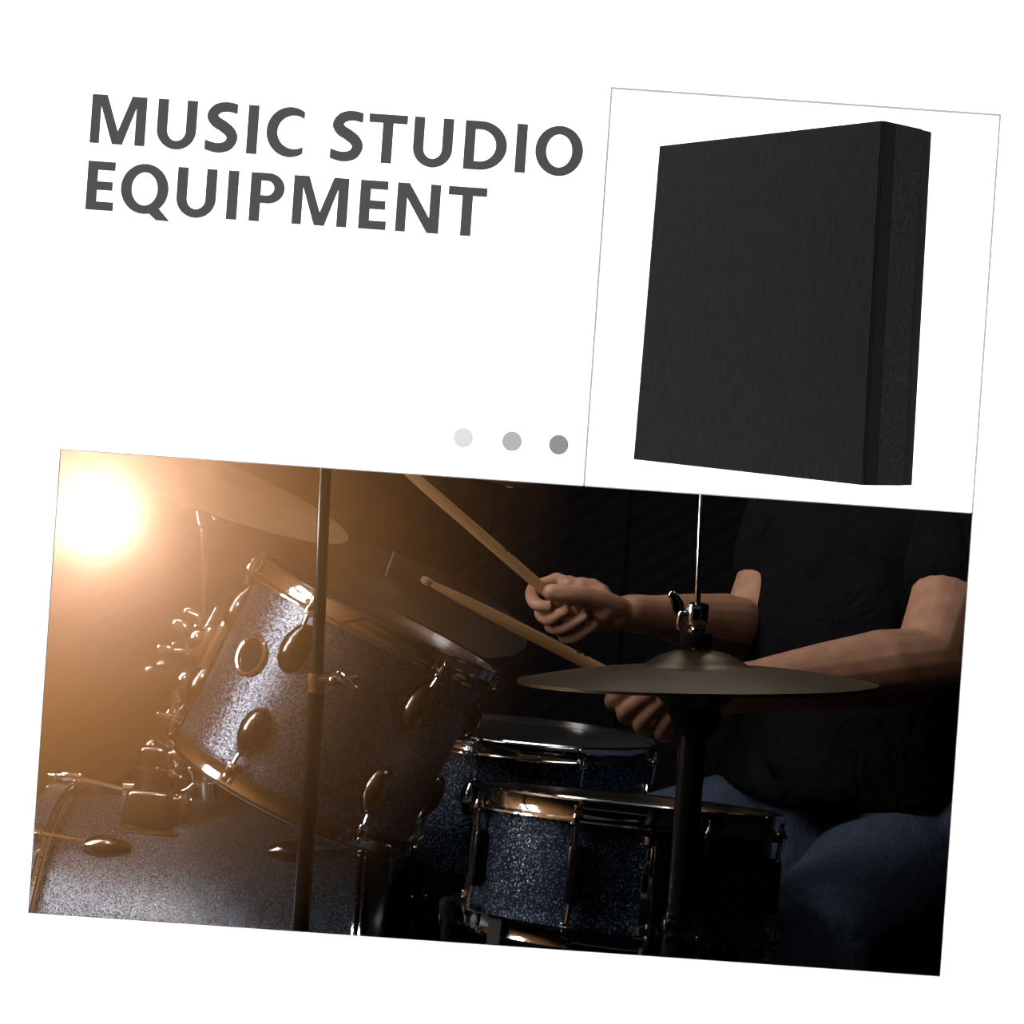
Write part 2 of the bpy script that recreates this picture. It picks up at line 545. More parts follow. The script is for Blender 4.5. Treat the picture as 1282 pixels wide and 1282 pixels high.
U_ = [(0, 1), (0, .38)] + ell(.405, .38, .405, .40, 180, 360, 28)[1:] + [(.81, 1), (.595, 1), (.595, .37)] + \
     ell(.405, .37, .19, .215, 0, -180, 24)[1:] + [(.215, 1)]
C_ = clipx_arc(.49, .5, .49, .515, .765) + list(reversed(clipx_arc(.57, .5, .345, .345, .765)))
GL = {
    'M': ([[(0, 0), (0, 1), (.31, 1), (.565, .27), (.82, 1), (1.13, 1), (1.13, 0), (.92, 0), (.92, .77), (.67, 0), (.46, 0), (.195, .77), (.195, 0)]]),
    'U': [U_],
    'S': glyph_S(),
    'I': [[(0, 0), (0, 1), (.217, 1), (.217, 0)]],
    'C': [C_],
    'T': [[(0, 1), (.79, 1), (.79, .825), (.503, .825), (.503, 0), (.288, 0), (.288, .825), (0, .825)]],
    'D': [[(0, 0), (0, 1), (.33, 1)] + ell(.33, .5, .546, .5, 90, -90, 30)[1:],
          [(.215, .17), (.32, .17)] + ell(.32, .5, .33, .33, -90, 90, 24)[1:] + [(.215, .83)]],
    'O': [full(.49, .5, .49, .515), full(.49, .5, .265, .34)],
    'E': [[(0, 0), (0, 1), (.565, 1), (.565, .825), (.215, .825), (.215, .59), (.53, .59), (.53, .415), (.215, .415), (.215, .175), (.565, .175), (.565, 0)]],
    'Q': [full(.49, .5, .49, .515), full(.49, .5, .265, .34)],
    'P': [[(0, 0), (0, 1), (.37, 1)] + ell(.37, .69, .33, .31, 90, -90, 24)[1:] + [(.215, .38), (.215, 0)],
          [(.215, .54), (.34, .54)] + ell(.34, .69, .145, .15, -90, 90, 16)[1:] + [(.215, .84)]],
    'N': [[(0, 0), (0, 1), (.245, 1), (.68, .31), (.68, 1), (.89, 1), (.89, 0), (.65, 0), (.205, .70), (.205, 0)]],
}
Q_TAIL = [[(.575, .03), (.76, -.125), (1.04, -.13), (.79, .13)]]
CAP = 61.0 * k


def word(name, label, x, y, letters):
    tl = P(x, y, WALL_Y)
    base = Vector((tl.x, WALL_Y, tl.z - CAP))
    r = thing(name, label, 'lettering', base, 'headline lettering on the white wall')
    for ch, off in letters:
        m = Matrix.Translation((off * CAP, 0, 0)) @ Matrix.Rotation(rad(90), 4, 'X') @ Matrix.Diagonal((CAP, CAP, 1, 1))
        mb = MB().prism(GL[ch], m, 0.00004)
        if ch == 'Q': mb.prism(Q_TAIL, m, 0.000042)
        mb.build('letter', M_text, r, smooth=False)
    return r


word('wall_lettering', 'dark grey capital letters reading MUSIC on the white wall', 116.2, 117.5,
     [('M', 0), ('U', 1.36), ('S', 2.36), ('I', 3.217), ('C', 3.61)])
x0 = 116.2 + 4.94 * 61 * .9976; y0 = 117.5 + 4.94 * 61 * .0698
word('wall_lettering', 'dark grey capital letters reading STUDIO on the white wall', x0, y0,
     [('S', 0), ('T', .76), ('U', 1.69), ('D', 2.74), ('I', 3.80), ('O', 4.20)])
word('wall_lettering', 'dark grey capital letters reading EQUIPMENT on the white wall', 110.9, 201,
     [('E', 0), ('Q', .70), ('U', 1.85), ('I', 2.89), ('P', 3.357), ('M', 4.24), ('E', 5.61), ('N', 6.37), ('T', 7.42)])

for (px, py), m_, lab in zip(((580, 548), (641, 552.5), (699.5, 556.8)), M_dot,
                             ('pale grey round dot on the white wall, lightest of the three', 'mid grey round dot on the white wall, between two other dots',
                              'darkest grey round dot on the white wall, beside the thin frame line')):
    c = P(px, py, WALL_Y)
    o = MB().lathe([(0, .00004), (12.2 * k, .00004), (12.2 * k, 0), (0, 0)], Matrix.Rotation(rad(90), 4, 'X'), 48).build('wall_dot', m_, smooth=False)
    o.location = c
    tag(o, lab, 'dot', 'grey dots on the white wall')

# ------------------------------------------------------------------ acoustic panel
sc_p = (WALL_Y - 0.0005) / 1.32546
pm = Matrix.Translation(Vector((0.238846, 1.11082, 0.0355988)) * sc_p + Vector((0, 0, 1))) @ \
     (Matrix.Rotation(-0.90617436, 4, 'Z') @ Matrix.Rotation(0.05896154, 4, 'Y') @ Matrix.Rotation(0.06142612, 4, 'X'))
PW, PT, PH = 0.23018 * sc_p, 0.05511 * sc_p, 0.25 * sc_p
panel = thing('acoustic_panel', 'thick black fabric sound absorbing panel mounted on white wall inside thin grey frame', 'acoustic panel', pm)


def slab(x0, x1, y0, y1, bev, wob=0):
    mb = MB()
    mb.box(((x0 + x1) / 2, (y0 + y1) / 2, PH / 2), (x1 - x0, y1 - y0, PH), bevel=bev, seg=3)
    for v in mb.bm.verts:
        t = v.co.z / PH - .5
        v.co.x = -PW / 2 + (v.co.x + PW / 2) * (1 - .062 * t)
    return mb


slab(-PW, 0, 0, PT * .10, .0008).build('fabric_face', M_panel, panel)
slab(-PW - .0002, .0002, PT * .045, PT * .27, 0).build('edge_band', M_panel_band, panel)
slab(-PW - .0003, .0003, PT * .265, PT * .79, 0).build('foam_core', M_foam, panel)
slab(-PW, -.0001, PT * .75, PT, .0012).build('back_board', M_panel, panel)
c_b = pm @ Vector((-PW * .98, PT, PH / 2))
MB().box((c_b.x + .004, (c_b.y + WALL_Y) / 2 - .004, c_b.z), (.012, abs(WALL_Y - c_b.y) + .010, .05)).build('wall_bracket', M_steel, panel, world=True)


# ------------------------------------------------------------------ cymbals
def cymbal(name, label, mtx, R, mt, bell=0.22, bow=0.05, bellh=0.075, flip=False, group=None):
    prof = []
    rb = R * bell
    hb = R * bellh
    hr = R * bow
    for i in range(9):
        t = i / 8
        prof.append((max(.005, rb * t), hr + hb * (1 - t ** 2.4)))
    for i in range(1, 15):
        t = i / 14
        prof.append((rb + (R - rb) * t, hr * (1 - t ** 1.6)))
    th = .0012
    prof = prof + [(r, z - th) for r, z in reversed(prof)]
    if flip: prof = [(r, -z) for r, z in prof]
    o = MB().lathe(prof, None, 96, closed=True).build(name, mt, angle=50)
    o.matrix_world = mtx
    tag(o, label, 'cymbal', group)
    return o


def wing_nut(mb, c, axis, side, s=1.0):
    """hub plus two rounded wings"""
    axis = axis.normalized()
    mb.cyl(c - axis * .006 * s, c + axis * .008 * s, .007 * s, .006 * s, 14)
    f = frame(axis, side)
    sd = Vector((f[0][0], f[1][0], f[2][0]))
    for g in (1, -1):
        mb.limb([c + axis * .004 * s, c + axis * .010 * s + sd * .012 * s * g, c + axis * .018 * s + sd * .020 * s * g],
                [.0045 * s, .005 * s, .0055 * s], 10, flat=.5, flat_dir=f.to_3x3() @ Vector((0, 1, 0)), sub=3)


# hi-hat
hat_c = P(871, 853, 1.59)
hat_m = facing(hat_c, -3.0, 0.062)
hz = Vector((hat_m[0][2], hat_m[1][2], hat_m[2][2]))
rod_top = P(880, 560, 1.59)
rod_bot = P(853, 905, 1.59)
rod_dir = (rod_top - P(866, 830, 1.59)).normalized()
cymbal('hi_hat_cymbal', 'upper tarnished bronze hi-hat cymbal in front of the drummer', hat_m, 0.178, M_hat, .30, .085, .095,
       group='pair of hi-hat cymbals')
cymbal('hi_hat_cymbal', 'lower bronze hi-hat cymbal facing down, closed beneath the upper one', hat_m @ Matrix.Translation((0, 0, -.003)), 0.178, M_hat, .25,
       .03, .135, flip=True, group='pair of hi-hat cymbals')

hs_base = Vector((rod_bot.x - .012, 1.60, 0))
hs = thing('hi_hat_stand', 'black and chrome hi-hat stand carrying two cymbals before the drummer', 'cymbal stand', hs_base)
top_bell = hat_c + hz * (.178 * .185)
up = rod_dir
MB().cyl(hat_c - up * .12, rod_top + up * .08, .0030, seg=12).build('pull_rod', M_chrome, hs, world=True)
cl = top_bell + up * .001
mb = MB()
mb.lathe([(.004, 0), (.0155, 0), (.0165, .003), (.0165, .011), (.0150, .014), (.004, .014)], Matrix.Translation(cl) @ frame(up, Vector((1, 0, 0))), 32, closed=True)
mb.build('clutch_felt', M_felt, hs, world=True)
mb = MB()
fr = Matrix.Translation(cl + up * .014) @ frame(up, Vector((1, 0, 0)))
mb.lathe([(.003, 0), (.0095, 0), (.0098, .004), (.0085, .006), (.0105, .008), (.0115, .010), (.0115, .026), (.0105, .029), (.006, .0305), (.003, .0305)], fr, 32, closed=True)
clutch = mb.build('clutch', M_chrome, hs, world=True)
mb = MB()
wc = cl + up * .034
mb.limb([wc + Vector((-.008, 0, -.004)), wc + Vector((-.017, 0, -.002)), wc + Vector((-.021, 0, .008)), wc + Vector((-.026, -.001, .016))],
        [.0050, .0065, .006, .0045], 12, flat=.55, flat_dir=Vector((0, 1, 0)))
mb.limb([wc + Vector((-.015, 0, -.003)), wc + Vector((-.0165, 0, -.010)), wc + Vector((-.017, 0, -.015))], [.006, .0045, .0035], 12)
mb.build('wing_screw', M_chrome, clutch, world=True)
seat_t = hat_c - hz * (.178 * .155)
lo = P(840, 1190, 1.59)
dn = (lo - seat_t).normalized()
mb = MB()
mb.lathe([(.004, 0), (.026, 0), (.027, -.006), (.024, -.012), (.021, -.022), (.017, -.026), (.004, -.026)], Matrix.Translation(seat_t) @ frame(-dn, Vector((1, 0, 0))), 32, closed=True)
mb.build('cymbal_seat', M_rubber, hs, world=True)
low_end = P(851, 1150, 1.59)
MB().cyl(seat_t + dn * .02, low_end, .0135, .0135, 24).build('upper_tube', M_blackmetal, hs, world=True)
mb = MB()
fr = Matrix.Translation(low_end) @ frame(-dn, Vector((1, 0, 0)))
mb.lathe([(.01, .006), (.0150, .006), (.0150, .001), (.0175, -.001), (.0182, -.009), (.0172, -.012), (.0160, -.014), (.0160, -.022), (.01, -.022)], fr, 32, closed=True)
mb.build('height_collar', M_chrome, hs, world=True)
MB().cyl(low_end + dn * .02, Vector((hs_base.x, 1.60, .05)), .0155, .0155, 24).build('lower_tube', M_blackmetal, hs, world=True)
for a in (20, 140, 260):
    d = Vector((math.cos(rad(a)), math.sin(rad(a)), 0))
    q = Vector((hs_base.x, 1.60, 0))
    leg = MB().limb([q + Vector((0, 0, .30)) + d * .02, q + d * .16 + Vector((0, 0, .12)), q + d * .24 + Vector((0, 0, .012))], [.008, .008, .008], 10).build('leg', M_chrome, hs, world=True)
    MB().ball(q + d * .24 + Vector((0, 0, .012)), .0125, seg=12).build('rubber_foot', M_rubber, leg, world=True)
MB().box((hs_base.x + .10, 1.66, .035), (.26, .09, .012), Matrix.Rotation(rad(20), 4, 'Z') @ Matrix.Rotation(rad(-8), 4, 'Y'), .004).build('foot_pedal', M_steel, hs, world=True)


# ------------------------------------------------------------------ drums
def hoop_prof(R, s):
    """flanged steel hoop; s=+1 opens upward at a top rim"""
    p = [(.0035, .0105), (.0085, .0125), (.0110, .0110), (.0068, .0085), (.0056, .0045), (.0052, 0), (.0056, -.0045), (.0068, -.0085), (.0165, -.0110), (.0170, -.0130), (.0035, -.0125)]
    return [(R + r, z * s) for r, z in p]


def dirn(phi):
    return Vector((math.sin(rad(phi)), -math.cos(rad(phi)), 0))


def basis(phi):
    r = dirn(phi)
    t = Vector((math.cos(rad(phi)), math.sin(rad(phi)), 0))
    return Matrix((t, -r, Vector((0, 0, 1)))).transposed().to_4x4()   # x tangent, y inward, z up


def tear_lug(R, phi, zc, s):
    """oval domed lug, long axis along the drum; s=+1 rod leaves upward"""
    mb = MB()
    b = basis(phi)
    c = dirn(phi) * (R + .0005) + Vector((0, 0, zc))
    prof = [(-.030, .003), (-.027, .0090), (-.019, .0148), (-.005, .0182), (.009, .0170), (.021, .0115), (.030, .0055)]
    pts = [c + Vector((0, 0, z * s)) for z, _ in prof]
    mb.tube(pts, [r for _, r in prof], 20, True, None, None)
    return mb


def rod_mb(R, phi, z0, z1, s, hoopR):
    """tension rod from lug to hoop with a claw ear and a square key head; rod leans out to the hoop ear"""
    mb = MB()
    a = dirn(phi) * (R + .009) + Vector((0, 0, z0))
    b = dirn(phi) * (hoopR + .0125) + Vector((0, 0, z1))
    mb.cyl(a, b, .0026, .0026, 10)
    mb.cyl(b - Vector((0, 0, .003 * s)), b + Vector((0, 0, .002 * s)), .0062, .0062, 14)
    mb.cyl(b + Vector((0, 0, .002 * s)), b + Vector((0, 0, .006 * s)), .0050, .0042, 12)
    mb.box(b + Vector((0, 0, .010 * s)), (.0055, .0055, .009), basis(phi), .0006)
    mb.box(b + Vector((0, 0, -.005 * s)) - dirn(phi) * .004, (.013, .012, .006), basis(phi), .002)
    return mb


def drum_shell(root, R, H, wrap, headm, botm, seg=96):
    """origin at top bearing edge centre, shell hangs down along -z"""
    mb = MB()
    mb.lathe([(R, -.004), (R - .003, 0), (R - .006, -.004), (R - .006, -H + .004), (R - .003, -H), (R, -H + .004)], None, seg, closed=True)
    mb.build('shell', wrap, root)
    MB().lathe(hoop_prof(R, 1), Matrix.Translation((0, 0, 0)), seg, closed=True).build('hoop', M_chrome, root, angle=25)
    MB().lathe(hoop_prof(R, -1), Matrix.Translation((0, 0, -H)), seg, closed=True).build('hoop', M_chrome, root, angle=25)
    MB().lathe([(0, .0012), (R - .002, .0012), (R + .0035, -.006), (R + .0025, -.006), (R - .003, .0006), (0, .0006)], None, seg).build('batter_head', headm, root)
    MB().lathe([(0, -.0012), (R - .002, -.0012), (R + .0035, .006), (R + .0025, .006), (R - .003, -.0006), (0, -.0006)], Matrix.Translation((0, 0, -H)), seg).build('resonant_head', botm, root)


# rack tom
tom_top = P(471, 777, 1.95)
tom_m = facing(tom_top, 22.3, 0.070)
TR, TH_ = 0.1525, 0.222
tom = thing('rack_tom', 'blue silver sparkle rack tom with chrome hoops, tilted above the bass drum', 'drum', tom_m)
drum_shell(tom, TR, TH_, M_sparkle, M_head, M_head)
for a in (-86, -26, 34, 94, 154, 214):
    for s, zc, zh in ((1, -.058, -.0105), (-1, -TH_ + .058, -TH_ + .0105)):
        lug = tear_lug(TR, a, zc, s).build('lug', M_chrome_shaded, tom)
        rod_mb(TR, a, zc + .028 * s, zh, s, TR).build('tension_rod', M_chrome, lug)
# round badge grommet and mounting bracket on its left side
b = basis(-46)
gm = Matrix.Translation(dirn(-46) * (TR - .0015) + Vector((0, 0, -.092))) @ b @ Matrix.Rotation(rad(90), 4, 'X')
MB().lathe([(.0185, 0), (.0250, .0), (.0250, .0040), (.0228, .0058), (.0200, .0050), (.0185, .0018)], gm, 40, closed=True).build('vent_ring', M_chrome, tom)
MB().lathe([(0, .0012), (.0190, .0012), (.0190, .0024), (0, .0024)], gm, 32).build('vent_plate', M_blackmetal, tom)
mb = MB()
bm_ = basis(-92)
cc = dirn(-92) * (TR + .008) + Vector((0, 0, -.115))
mb.box(cc, (.040, .014, .075), bm_, .005)
mb.box(cc + dirn(-92) * .012, (.028, .018, .045), bm_, .006)
mb.ball(cc + dirn(-92) * .022, .016)
mb.build('mount_bracket', M_chrome, tom)

# floor tom, behind the snare
ft_top = P(662, 922, 2.45)
ft_m = facing(ft_top, 1.6, 0.105)
floor_tom = thing('floor_tom', 'dark floor tom with chrome rim standing behind the snare drum', 'drum', ft_m)
FR, FH = 0.193, 0.34
drum_shell(floor_tom, FR, FH, M_sparkle_s, M_head, M_blackhead)
for i in range(8):
    a = -67 + 45 * i
    lug = tear_lug(FR, a, -.075, 1).build('lug', M_chrome, floor_tom)
    rod_mb(FR, a, -.045, -.0105, 1, FR).build('tension_rod', M_chrome, lug)
for a in (-45, 75, 195):
    d = dirn(a)
    leg = MB().limb([d * (FR + .016) + Vector((0, 0, -.16)), d * (FR + .016) + Vector((0, 0, -.42)), d * (FR + .05) + Vector((0, 0, -ft_top.z + .03))], [.005] * 3, 10).build('leg', M_chrome, floor_tom)
    MB().box(d * (FR + .012) + Vector((0, 0, -.25)), (.03, .03, .05), basis(a), .006).build('leg_bracket', M_chrome, leg)
    MB().ball(d * (FR + .05) + Vector((0, 0, -ft_top.z + .024)), .012, seg=12).build('rubber_foot', M_rubber, leg)

# snare
sn_top = P(781, 1011, 1.85)
sn_m = facing(sn_top, 2.2, 0.040)
SR, SH = 0.172, 0.135
snare = thing('snare_drum', 'navy sparkle snare drum with chrome hoops and black lugs before drummer', 'drum', sn_m)
drum_shell(snare, SR, SH, M_sparkle_s, M_head, M_head)
for i in range(8):
    a = -60 + 45 * i
    mb = MB()
    c = dirn(a) * (SR + .006) + Vector((0, 0, -SH / 2))
    mb.box(c, (.015, .017, .062), basis(a), .005, seg=3)
    mb.box(c - dirn(a) * .006, (.019, .006, .050), basis(a), .002)
    lug = mb.build('lug', M_blackmetal, snare)
    rod_mb(SR, a, -SH / 2 + .028, -.0105, 1, SR).build('tension_rod', M_chrome, lug)
    rod_mb(SR, a, -SH / 2 - .028, -SH + .0105, -1, SR).build('tension_rod', M_chrome, lug)
a = 11
mb = MB()
c = dirn(a) * (SR + .010)
mb.box(c + Vector((0, 0, -.045)), (.018, .020, .030), basis(a), .004)
mb.box(c + Vector((0, 0, -.085)), (.022, .012, .06), basis(a), .003)
mb.box(c + dirn(a) * .009 + Vector((0, 0, -.068)), (.009, .006, .080), basis(a), .002)
mb.cyl(c + Vector((0, 0, -.028)), c + Vector((0, 0, -.020)), .012, .012, 18)
mb.cyl(c + Vector((0, 0, -.118)), c + Vector((0, 0, -.112)), .013, .013, 18)
mb.box(c + Vector((0, 0, -.125)), (.03, .016, .014), basis(a), .003)
mb.build('strainer', M_chrome, snare)
a = -50
mb = MB()
c = dirn(a) * (SR + .011)
for q in range(1):
    mb.box(dirn(-43) * (SR + .012) + Vector((0, 0, -SH - .008)), (.020, .0012, .040), basis(-43))
mb.build('snare_strap', M_strap, snare)
MB().box(Vector((0, 0, -SH - .003)), (.26, .04, .002), Matrix.Rotation(rad(20), 4, 'Z')).build('snare_wires', M_steel, snare)

sb = sn_m @ Vector((0, 0, -SH))
st = thing('snare_stand', 'low chrome stand cradling the snare drum', 'drum stand', Vector((sb.x, sb.y, 0)))
MB().cyl(Vector((sb.x, sb.y, .05)), Vector((sb.x, sb.y, sb.z - .09)), .012, .012, 16).build('column', M_chrome, st, world=True)
for a in (-78, 42, 162):
    d = (sn_m.to_3x3() @ dirn(a))
    e0 = Vector((sb.x, sb.y, sb.z - .10)); e1 = sb + d * (SR + .014) + Vector((0, 0, -.03)); e2 = sb + d * (SR + .021) + Vector((0, 0, .008))
    arm = MB().limb([e0, (e0 + e1) / 2 + Vector((0, 0, -.015)), e1, e2], [.006] * 4, 10).build('basket_arm', M_chrome, st, world=True)
    MB().limb([e1 + d * .002, e2], [.009, .009], 12).build('rubber_grip', M_rubber, arm, world=True)
    q = Vector((sb.x, sb.y, 0)); dd = Vector((d.x, d.y, 0)).normalized()
    MB().limb([q + Vector((0, 0, .22)), q + dd * .22 + Vector((0, 0, .01))], [.007, .007], 10).build('leg', M_chrome, st, world=True)

# bass drum lying on its side: local z is the drum's axis
BR, BL = 0.272, 0.400
bx0 = P(85, 1003, 2.10); bz = 1 - (1032 - 641) / F * 2.10
b_end = Vector((-.162, 2.125, .315))
b_beg = Vector((-.556, 2.100, .315))
ax = (b_end - b_beg).normalized()
b_m = Matrix.Translation(b_beg) @ frame(ax, Vector((0, 0, 1)).cross(ax))   # local x horizontal, y = z cross x
R3 = b_m.to_3x3()
upl = R3.inverted() @ Vector((0, 0, 1)); nearl = R3.inverted() @ Vector((0, -1, 0))
def bdir(phi):   # 0 = straight up, + towards the camera
    return (upl * math.cos(rad(phi)) + nearl * math.sin(rad(phi))).normalized()
bass = thing('bass_drum', 'large blue silver sparkle bass drum lying on its side at lower left', 'drum', b_m)
MB().lathe([(BR, 0), (BR - .007, 0), (BR - .007, BL), (BR, BL)], None, 128, closed=True).build('shell', M_sparkle, bass)
for z0 in (0, BL):
    s = 1 if z0 else -1
    zz = lambda t: z0 + s * t
    hp = MB().lathe([(BR + .002, zz(-.014)), (BR + .012, zz(-.014)), (BR + .013, zz(-.006)), (BR + .013, zz(.022)), (BR + .010, zz(.027)), (BR + .002, zz(.027))], None, 128, closed=True).build('hoop', M_sparkle if not z0 else M_hoopwood, bass)
    for q0, q1, hh in ((-.0145, -.008, .0185), (-.0065, .000, .0175), (.0225, .0265, .0150)):
        qm = (q0 + q1) / 2
        MB().lathe([(BR + .008, zz(q0)), (BR + hh - .001, zz(q0 + .001)), (BR + hh, zz(qm)), (BR + hh - .001, zz(q1 - .001)), (BR + .008, zz(q1))], None, 128, closed=True).build('chrome_bead', M_chrome, hp)
    MB().lathe([(0, zz(.003)), (BR + .004, zz(.003)), (BR + .004, zz(.004)), (0, zz(.005))], None, 96).build('batter_head' if z0 else 'resonant_head', M_blackhead, bass)
    for i in range(10):
        phi = (-6 if z0 == 0 else -8) + 36 * i
        d = bdir(phi)
        lc = d * (BR + .010) + Vector((0, 0, z0 - s * .085))
        mb = MB()
        tg = Vector((0, 0, 1)).cross(d)
        zax = Vector((0, 0, -s))
        if i == 0:
            mb.cyl(lc - zax * .020, lc + zax * .006, .013, .013, 20)
            mb.box(lc - zax * .004 - d * .010, (.016, .02, .02), None, .003)
        else:
            base = d * (BR + .001) + Vector((0, 0, z0 - s * .085))
            prof = [(-.024, .010), (-.014, .0145), (.004, .0155), (.020, .012), (.032, .004)]
            mb.tube([base + zax * q + d * .002 for q, _ in prof], [r for _, r in prof], 18)
        lug = mb.build('lug', M_chrome if i == 0 else M_chrome_shaded, bass)
        mb = MB()
        hz_ = d * (BR + .022)
        mb.cyl(lc - zax * .020, hz_ + Vector((0, 0, z0 + s * .010)), .003, .003, 10)
        mb.build('tension_rod', M_chrome, lug)
        mb = MB()
        fr = Matrix((tg, d, Vector((0, 0, 1)))).transposed().to_4x4()
        mb.box(hz_ + Vector((0, 0, z0 + s * .004)), (.020, .012, .030), fr, .004)
        mb.box(hz_ - d * .012 + Vector((0, 0, z0 + s * .026)), (.018, .030, .006), fr, .002)
        mb.cyl(hz_ + Vector((0, 0, z0 + s * .018)), hz_ + Vector((0, 0, z0 + s * .036)), .005, .003, 12)
        mb.build('claw_hook', M_chrome, lug)
for sgn in (1, -1):
    d = bdir(105 * sgn)
    p0 = d * BR + Vector((0, 0, .10))
    MB().limb([p0, p0 + d * .10 + Vector((0, 0, -.02)), (b_m.inverted() @ Vector((b_beg.x + .02, (b_m @ p0).y - .20 * sgn, .02)))], [.008, .008, .006], 10).build('spur', M_chrome, bass)

# tom holder on top of the bass drum
YH = 2.04
th_base = P(192, 1034, YH)
th = thing('tom_holder', 'chrome tom holder with clamps and wing nuts on top of the bass drum', 'drum mount', th_base)
mb = MB()
c = P(190, 1012, YH)
mb.box(c, (.070, .066, .055), None, .007, taper=.80, seg=3)
mb.box(P(190, 1037, YH), (.084, .080, .007), None, .003)
mb.build('base_bracket', M_chrome_shaded, th, world=True)
mb = MB(); c = P(214, 1012, YH - .01)
mb.box(P(233, 1013, YH), (.014, .04, .040), None, .003)
mb.box(P(231, 995, YH), (.018, .03, .006), None, .002)
mb.cyl(P(208, 1000, YH - .01), P(240, 1003, YH - .01), .006, .006, 14)
mb.build('side_clamp', M_chrome, th, world=True)
mb = MB()
mb.cyl(P(191, 986, YH), P(193, 962, YH), .024, .020, 24)
mb.box(P(195, 948, YH), (.040, .036, .034), None, .008, seg=3)
mb.limb([P(192, 945, YH + .004), P(192, 936, YH + .004)], [.018, .017], 24)
mb.box(P(200, 952, YH), (.040, .034, .024), None, .006)
mb.build('receiver_block', M_chrome_shaded, th, world=True)
mb = MB()
mb.box(P(228, 949, YH), (.024, .030, .026), None, .006)
mb.ball(P(236, 940, YH - .012), .009)
mb.cyl(P(205, 945, YH - .01), P(246, 942, YH - .01), .005, .005, 12)
wing_nut(mb, P(216, 968, YH - .022), Vector((0, -1, .2)), Vector((1, 0, -.3)), .8)
mb.build('clamp', M_chrome, th, world=True)
MB().cyl(P(212, 955, YH), P(221, 850, YH), .0075, .0075, 18).build('post', M_chrome, th, world=True)
mb = MB()
mb.box(P(206, 847, YH), (.044, .038, .034), Matrix.Rotation(rad(-8), 4, 'Y'), .006)
mb.lathe([(.022, 0), (.0235, .004), (.017, .014), (.007, .020), (0, .021)], Matrix.Translation(P(206, 834, YH)), 28)
mb.box(P(194, 832, YH), (.016, .020, .005), Matrix.Rotation(rad(6), 4, 'Y'), .002)
mb.build('ball_clamp', M_chrome_shaded, th, world=True)
mb = MB()
mb.ball(P(233, 851, YH - .005), .0155)
mb.cyl(P(212, 893, YH), P(226, 873, YH), .006, .006, 12)
mb.box(P(211, 897, YH), (.028, .02, .008), Matrix.Rotation(rad(12), 4, 'Y'), .002)
mb.build('ball_joint', M_chrome, th, world=True)
mb = MB()
mb.cyl(P(205, 816, YH), P(290, 814, YH), .0055, .0055, 16)
mb.box(P(208, 812, YH), (.022, .014, .010), None, .003)
mb.limb([P(206, 811, YH), P(219, 806, YH)], [.0035, .0035], 10)
mb.build('arm_rod', M_chrome, th, world=True)
mb = MB()
mb.cyl(P(236, 818, YH), P(238, 790, YH), .007, .0055, 14)
mb.limb([P(238, 798, YH), P(233, 786, YH), P(220, 781, YH)], [.006, .0075, .006], 10, flat=.55, flat_dir=Vector((0, 1, 0)))
mb.limb([P(238, 795, YH), P(248, 787, YH), P(249, 774, YH), P(234, 766, YH)], [.006, .0078, .0078, .006], 10, flat=.55, flat_dir=Vector((0, 1, 0)))
mb.build('wing_nut', M_chrome, th, world=True)
mb = MB()
mb.box(P(268, 812, YH), (.030, .030, .052), Matrix.Rotation(rad(24), 4, 'Y'), .005)
mb.cyl(P(260, 797, YH), P(277, 762, YH), .016, .013, 20)
mb.ball(P(284, 806, YH - .012), .0145)
mb.limb([P(262, 834, YH), P(272, 828, YH)], [.009, .012], 14)
mb.build('tom_clamp', M_chrome_shaded, th, world=True)

# ------------------------------------------------------------------ cymbals on stands
cr_c = P(247, 597, 2.32)
cr_m = facing(cr_c, 17.6, 0.16)
cymbal('crash_cymbal', 'bronze crash cymbal glowing in the haze above the rack tom', cr_m, .236, M_crash, .2, .05, .06)
cs = thing('cymbal_stand', 'slim chrome cymbal stand rising behind the bass drum at left', 'cymbal stand', Vector((P(257, 985, 2.34).x, 2.34, 0)))
MB().cyl(P(262, 1170, 2.34), P(258, 988, 2.34), .0095, .0095, 18).build('lower_tube', M_chrome, cs, world=True)
MB().cyl(P(258, 1000, 2.34), P(254, 660, 2.34), .0066, .0066, 18).build('upper_tube', M_chrome, cs, world=True)
mb = MB()
mb.cyl(P(258, 998, 2.34), P(257, 978, 2.34), .014, .013, 20)
wing_nut(mb, P(247, 982, 2.33), Vector((-1, -.2, .3)), Vector((0, .2, 1)), .9)
mb.limb([P(262, 981, 2.33), P(272, 977, 2.33)], [.003, .003], 10)
mb.build('height_clamp', M_chrome, cs, world=True)
mb = MB()
mb.limb([P(252, 657, 2.34), P(248, 640, 2.34)], [.009, .006], 16)
mb.cyl(P(246, 633, 2.34), P(262, 629, 2.34), .009, .009, 18)
wing_nut(mb, P(262, 634, 2.33), Vector((1, -.2, -.2)), Vector((0, .2, 1)), .8)
wing_nut(mb, P(240, 626, 2.33), Vector((-1, -.2, .2)), Vector((0, .2, 1)), .7)
mb.cyl(P(250, 632, 2.34), P(249, 588, 2.34), .005, .004, 14)
mb.build('cymbal_tilter', M_chrome, cs, world=True)
foot_c = P(262, 1170, 2.34)
MB().cyl(Vector((foot_c.x, 2.34, .10)), foot_c, .0095, .0095, 18).build('column', M_chrome, cs, world=True)
for a in (30, 150, 270):
    d = Vector((math.cos(rad(a)), math.sin(rad(a)), 0)); q = Vector((foot_c.x, 2.34, 0))
    MB().limb([q + Vector((0, 0, .28)), q + d * .20 + Vector((0, 0, .01))], [.007, .007], 10).build('leg', M_chrome, cs, world=True)

